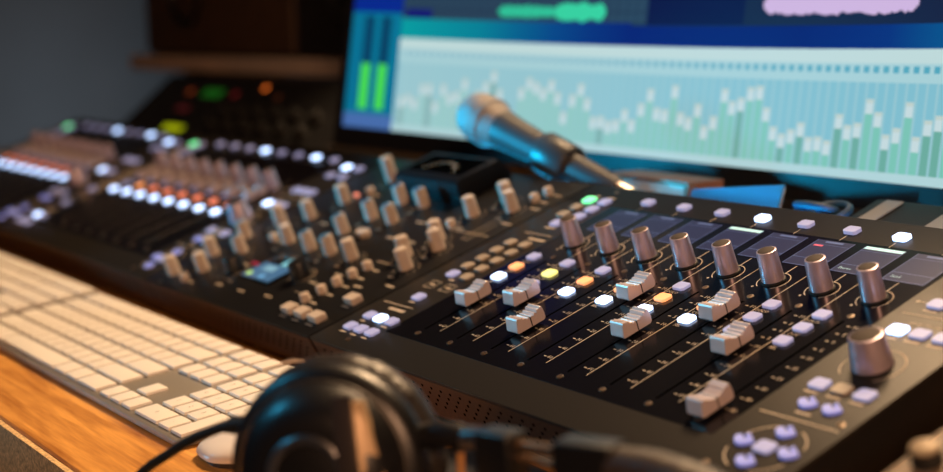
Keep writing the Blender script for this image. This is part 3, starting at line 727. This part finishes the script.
obj('clip', b.mesh('clip', mat('clip_black', (0.05, 0.055, 0.06), 0.4), smooth=True), MS, tuple(cp), mrot)
b = MB(); b.tube([tuple(cp-Vector((0, 0, 16))), (cp.x, cp.y, 20), (cp.x, cp.y, 3)], [5, 5, 5], 14); obj('post', b.mesh('post', SHELL, smooth=True), MS)
b = MB(); b.lathe([(24, 0.3), (24, 3), (8, 6)], 28, (cp.x, cp.y+2, 0)); obj('base', b.mesh('base', SHELL, smooth=True), MS)
b = MB(); b.tube([tuple(Vector((-190, 238, 146))-Vector((-178, 262, 88))), tuple(Vector((-182, 246, 128))-Vector((-178, 262, 88))), tuple(Vector((-178, 249, 110))-Vector((-178, 262, 88))), tuple(Vector((-176, 252, 89))-Vector((-178, 262, 88)))], 2.2, 10)
obj('brace', b.mesh('brace', mat('brace_grey', (0.25, 0.26, 0.28), 0.4, 0.3), smooth=True), MS)
# book
t = thing('book', 'cream paged book with brown cover under the monitor edge', 'book', (-88, 290, 88), (0, 0, R(-2)))
b = MB(); b.box(-50, 47, -16, 17, 2.4, 30); obj('pages', b.mesh('pages', mat('cream_paper', (0.66, 0.58, 0.46), 0.8, noise=(200, 0.1))), t)
b = MB(); b.box(-52, 49, -18, 18, 30, 33); b.box(-52, 49, -18, 18, 0, 2.4); b.box(47, 52, -18, 18, 0, 33); obj('cover', b.mesh('cover', mat('brown_cover', (0.22, 0.09, 0.04), 0.5), bevel=.5), t)
# blue document folder
t = thing('document_folder', 'blue lit document folder leaning behind the console rear edge', 'folder', (8, 276, 88), (0, 0, R(-3)))
def leaf(x0, x1, y, h0, h1, th):
    b = MB(); b.add([(x0, y, 0), (x1, y, 0), (x1, y+h1*.35, h1), (x0, y+h0*.35, h0), (x0, y+th, 0), (x1, y+th, 0), (x1, y+h1*.35+th, h1), (x0, y+h0*.35+th, h0)],
        [(0, 1, 2, 3), (4, 7, 6, 5), (0, 4, 5, 1), (1, 5, 6, 2), (2, 6, 7, 3), (3, 7, 4, 0)]); return b
obj('sleeve', leaf(-50, 52, -14, 27, 39, 2.4).mesh('sleeve', mat('blue_sleeve', (0.05, 0.24, 0.38), 0.5), bevel=.4), t)
obj('paper', leaf(-40, 48, -9, 18, 36, 2.4).mesh('paper', mat('folder_paper', (0.5, 0.55, 0.6), 0.8)), t)
# coiled cable
b = MB(); b.tube([(88+14*math.cos(a*.7)+i*.7, 268+9*math.sin(a*.7), 91.2+26*abs(math.sin(a*.23))) for i, a in enumerate([x*.6 for x in range(44)])], 3.0, 10)
tag(obj('coiled_cable', b.mesh('coiled_cable', mat('blue_cable', (0.02, 0.07, 0.14), 0.5), smooth=True)), 'coiled dark blue cable lying behind the console on the shelf', 'cable')
# small device with two light strips
t = thing('patch_box', 'dark brown box with two pale strips behind the console rear corner', 'box', (186, 276, 88))
b = MB(); b.side([(-30, 0), (-30, 12), (26, 31), (30, 31), (30, 0)], -66, 130); obj('housing', b.mesh('housing', mat('brown_box', (0.014, 0.010, 0.008), 0.55, spec=0.2), bevel=1), t)
for u in (-56, -1, 54):
    b = MB(); b.side([(-29.5, 12.6), (25, 31.1), (25, 32.0), (-29.5, 13.6)], u, u+14); obj('strip', b.mesh('strip', mat('pale_strip', (0.42, 0.40, 0.37), 0.5)), t)

# ---------------------------------------------------------------- outboard rack and speakers, far left
RK = thing('outboard_rack', 'sloped black outboard unit with coloured lamps behind the far consoles', 'rack unit', (0, 0, 0))
b = MB(); b.side([(262, 0), (262, 96), (360, 176), (420, 176), (420, 0)], -1255, -640); obj('housing', b.mesh('housing', mat('rack_black', (0.010, 0.010, 0.011), 0.5), bevel=3), RK)
def on_rack(x, q, lift=0.6): return (x, 262+98*q-lift*.63, 96+80*q+lift*.77)
def lamp(x, q, w, h, col, st, name='lamp'):
    b = MB(); c = on_rack(x, q); dy, dz = 98/126.5*h/2, 80/126.5*h/2
    b.add([(x-w/2, c[1]-dy, c[2]-dz), (x+w/2, c[1]-dy, c[2]-dz), (x+w/2, c[1]+dy, c[2]+dz), (x-w/2, c[1]+dy, c[2]+dz)], [(0, 1, 2, 3)])
    obj(name, b.mesh(name, mat('lamp_%d_%d' % (x, int(q*100)), (0.05, 0.05, 0.05), 0.4, emit=lin(col), estr=st)), RK)
RACK_LAMPS = [(-1130, .76, 16, 10, (150, 60, 20), .5), (-1055, .76, 60, 16, (0, 110, 20), .4, 'display'), (-985, .76, 16, 10, (140, 20, 30), .3), (-917, .88, 8, 8, (255, 120, 40), 1.6), (-1100, .5, 40, 9, (110, 16, 30), .3, 'display'),
              (-1070, .17, 62, 20, (190, 200, 0), .7, 'display'), (-990, .12, 14, 9, (100, 16, 30), .3), (-860, .76, 8, 8, (140, 60, 20), .25)]
for a in RACK_LAMPS: lamp(*a)
b = MB(); b.lathe([(9, 0), (8.4, 12), (7.5, 13)], 20); RKK = b.mesh('rack_knob', BLACK, smooth=True)
for i in range(6):
    for q in (.3, .5): obj('rack_knob', RKK, RK, on_rack(-960+i*50, q, 0), (math.atan2(80, 98), 0, 0))

t = thing('speaker_shelf', 'pale wooden speaker shelf above the outboard unit', 'shelf')
b = MB(); b.box(-1640, -640, 446, 720, 176, 200); obj('board', b.mesh('board', mat('pale_shelf', (0.55, 0.44, 0.36), 0.6, noise=(20, .1)), bevel=3), t)
for x in (-1560, -720):
    b = MB(); b.box(x-20, x+20, 520, 690, 0, 178); obj('leg', b.mesh('leg', mat('shelf_leg', (0.02, 0.02, 0.02), 0.5)), t)
def speaker(x0, x1, label, cab, woof, wr, gr=None):
    t = thing('studio_speaker', label, 'speaker', (x0, 462, 200))
    b = MB(); b.box(0, x1-x0, 0, 240, 6, 520); obj('cabinet', b.mesh('cabinet', cab, bevel=4), t)
    b = MB(); b.box(10, x1-x0-10, 6, 230, 0, 6); obj('isolation_pad', b.mesh('isolation_pad', BLACK), t)
    for (cx, cz, r) in woof:
        b = MB(); b.lathe([(r, 0), (r*.98, 5), (r*.86, 5), (r*.82, -1), (r*.5, -6), (r*.3, -6), (r*.28, -2), (.5, 0)], 40, cap=False)
        d = obj('driver', b.mesh('driver', wr, smooth=True), t, (cx, -2, cz), (math.pi/2, 0, 0))
    return t
speaker(-1596, -1060, 'brown wooden studio speaker with round black woofer, on the shelf', mat('speaker_brown', (0.060, 0.032, 0.018), 0.5, noise=(30, .2)), [(175, 108, 64), (390, 330, 120)], SHELL)
speaker(-1046, -690, 'black studio speaker at the monitor end of the shelf', mat('speaker_black', (0.008, 0.008, 0.010), 0.5), [(180, 330, 110), (180, 120, 95)], BLACK)
b = MB(); b.lathe([(10, 0), (8, 3), (.5, 5)], 20)

# ---------------------------------------------------------------- device at the right end of the desk
t = thing('desktop_controller', 'tan desktop unit with metal capped knob at the right desk end', 'controller', (0, 0, 48), (TILT, 0, 0))
def w_desk(v): return (-47.2-v*SA)/CA
b = MB(); b.side([(-70, 25), (150, 25), (150, w_desk(150)), (-70, w_desk(-70))], 411, 590); obj('housing', b.mesh('housing', mat('tan_housing', (0.22, 0.155, 0.10), 0.5, noise=(300, .1)), bevel=4, segs=3), t)
for i in range(4):
    for j in range(3): key(t, 470+i*22, 30+j*20, TANKEY, 14, 11, 4, 1.5).location.z = 0.0248
b = MB(); b.box(464, 548, 94, 134, 25, 26); obj('display', b.mesh('display', GLOSS, bevel=.4), t)
b = MB(); b.lathe([(6.8, 25), (6.6, 31), (6.2, 32)], 28, (424, -13, 0)); k_ = obj('knob', b.mesh('knob', BLACK, smooth=True), t)
b = MB(); b.lathe([(6.2, 32), (6.0, 33.2), (4, 34), (.4, 34.2)], 28, (424, -13, 0)); obj('knob_cap', b.mesh('knob_cap', mat('brass_cap', (0.30, 0.23, 0.15), 0.55, .2), smooth=True), k_)
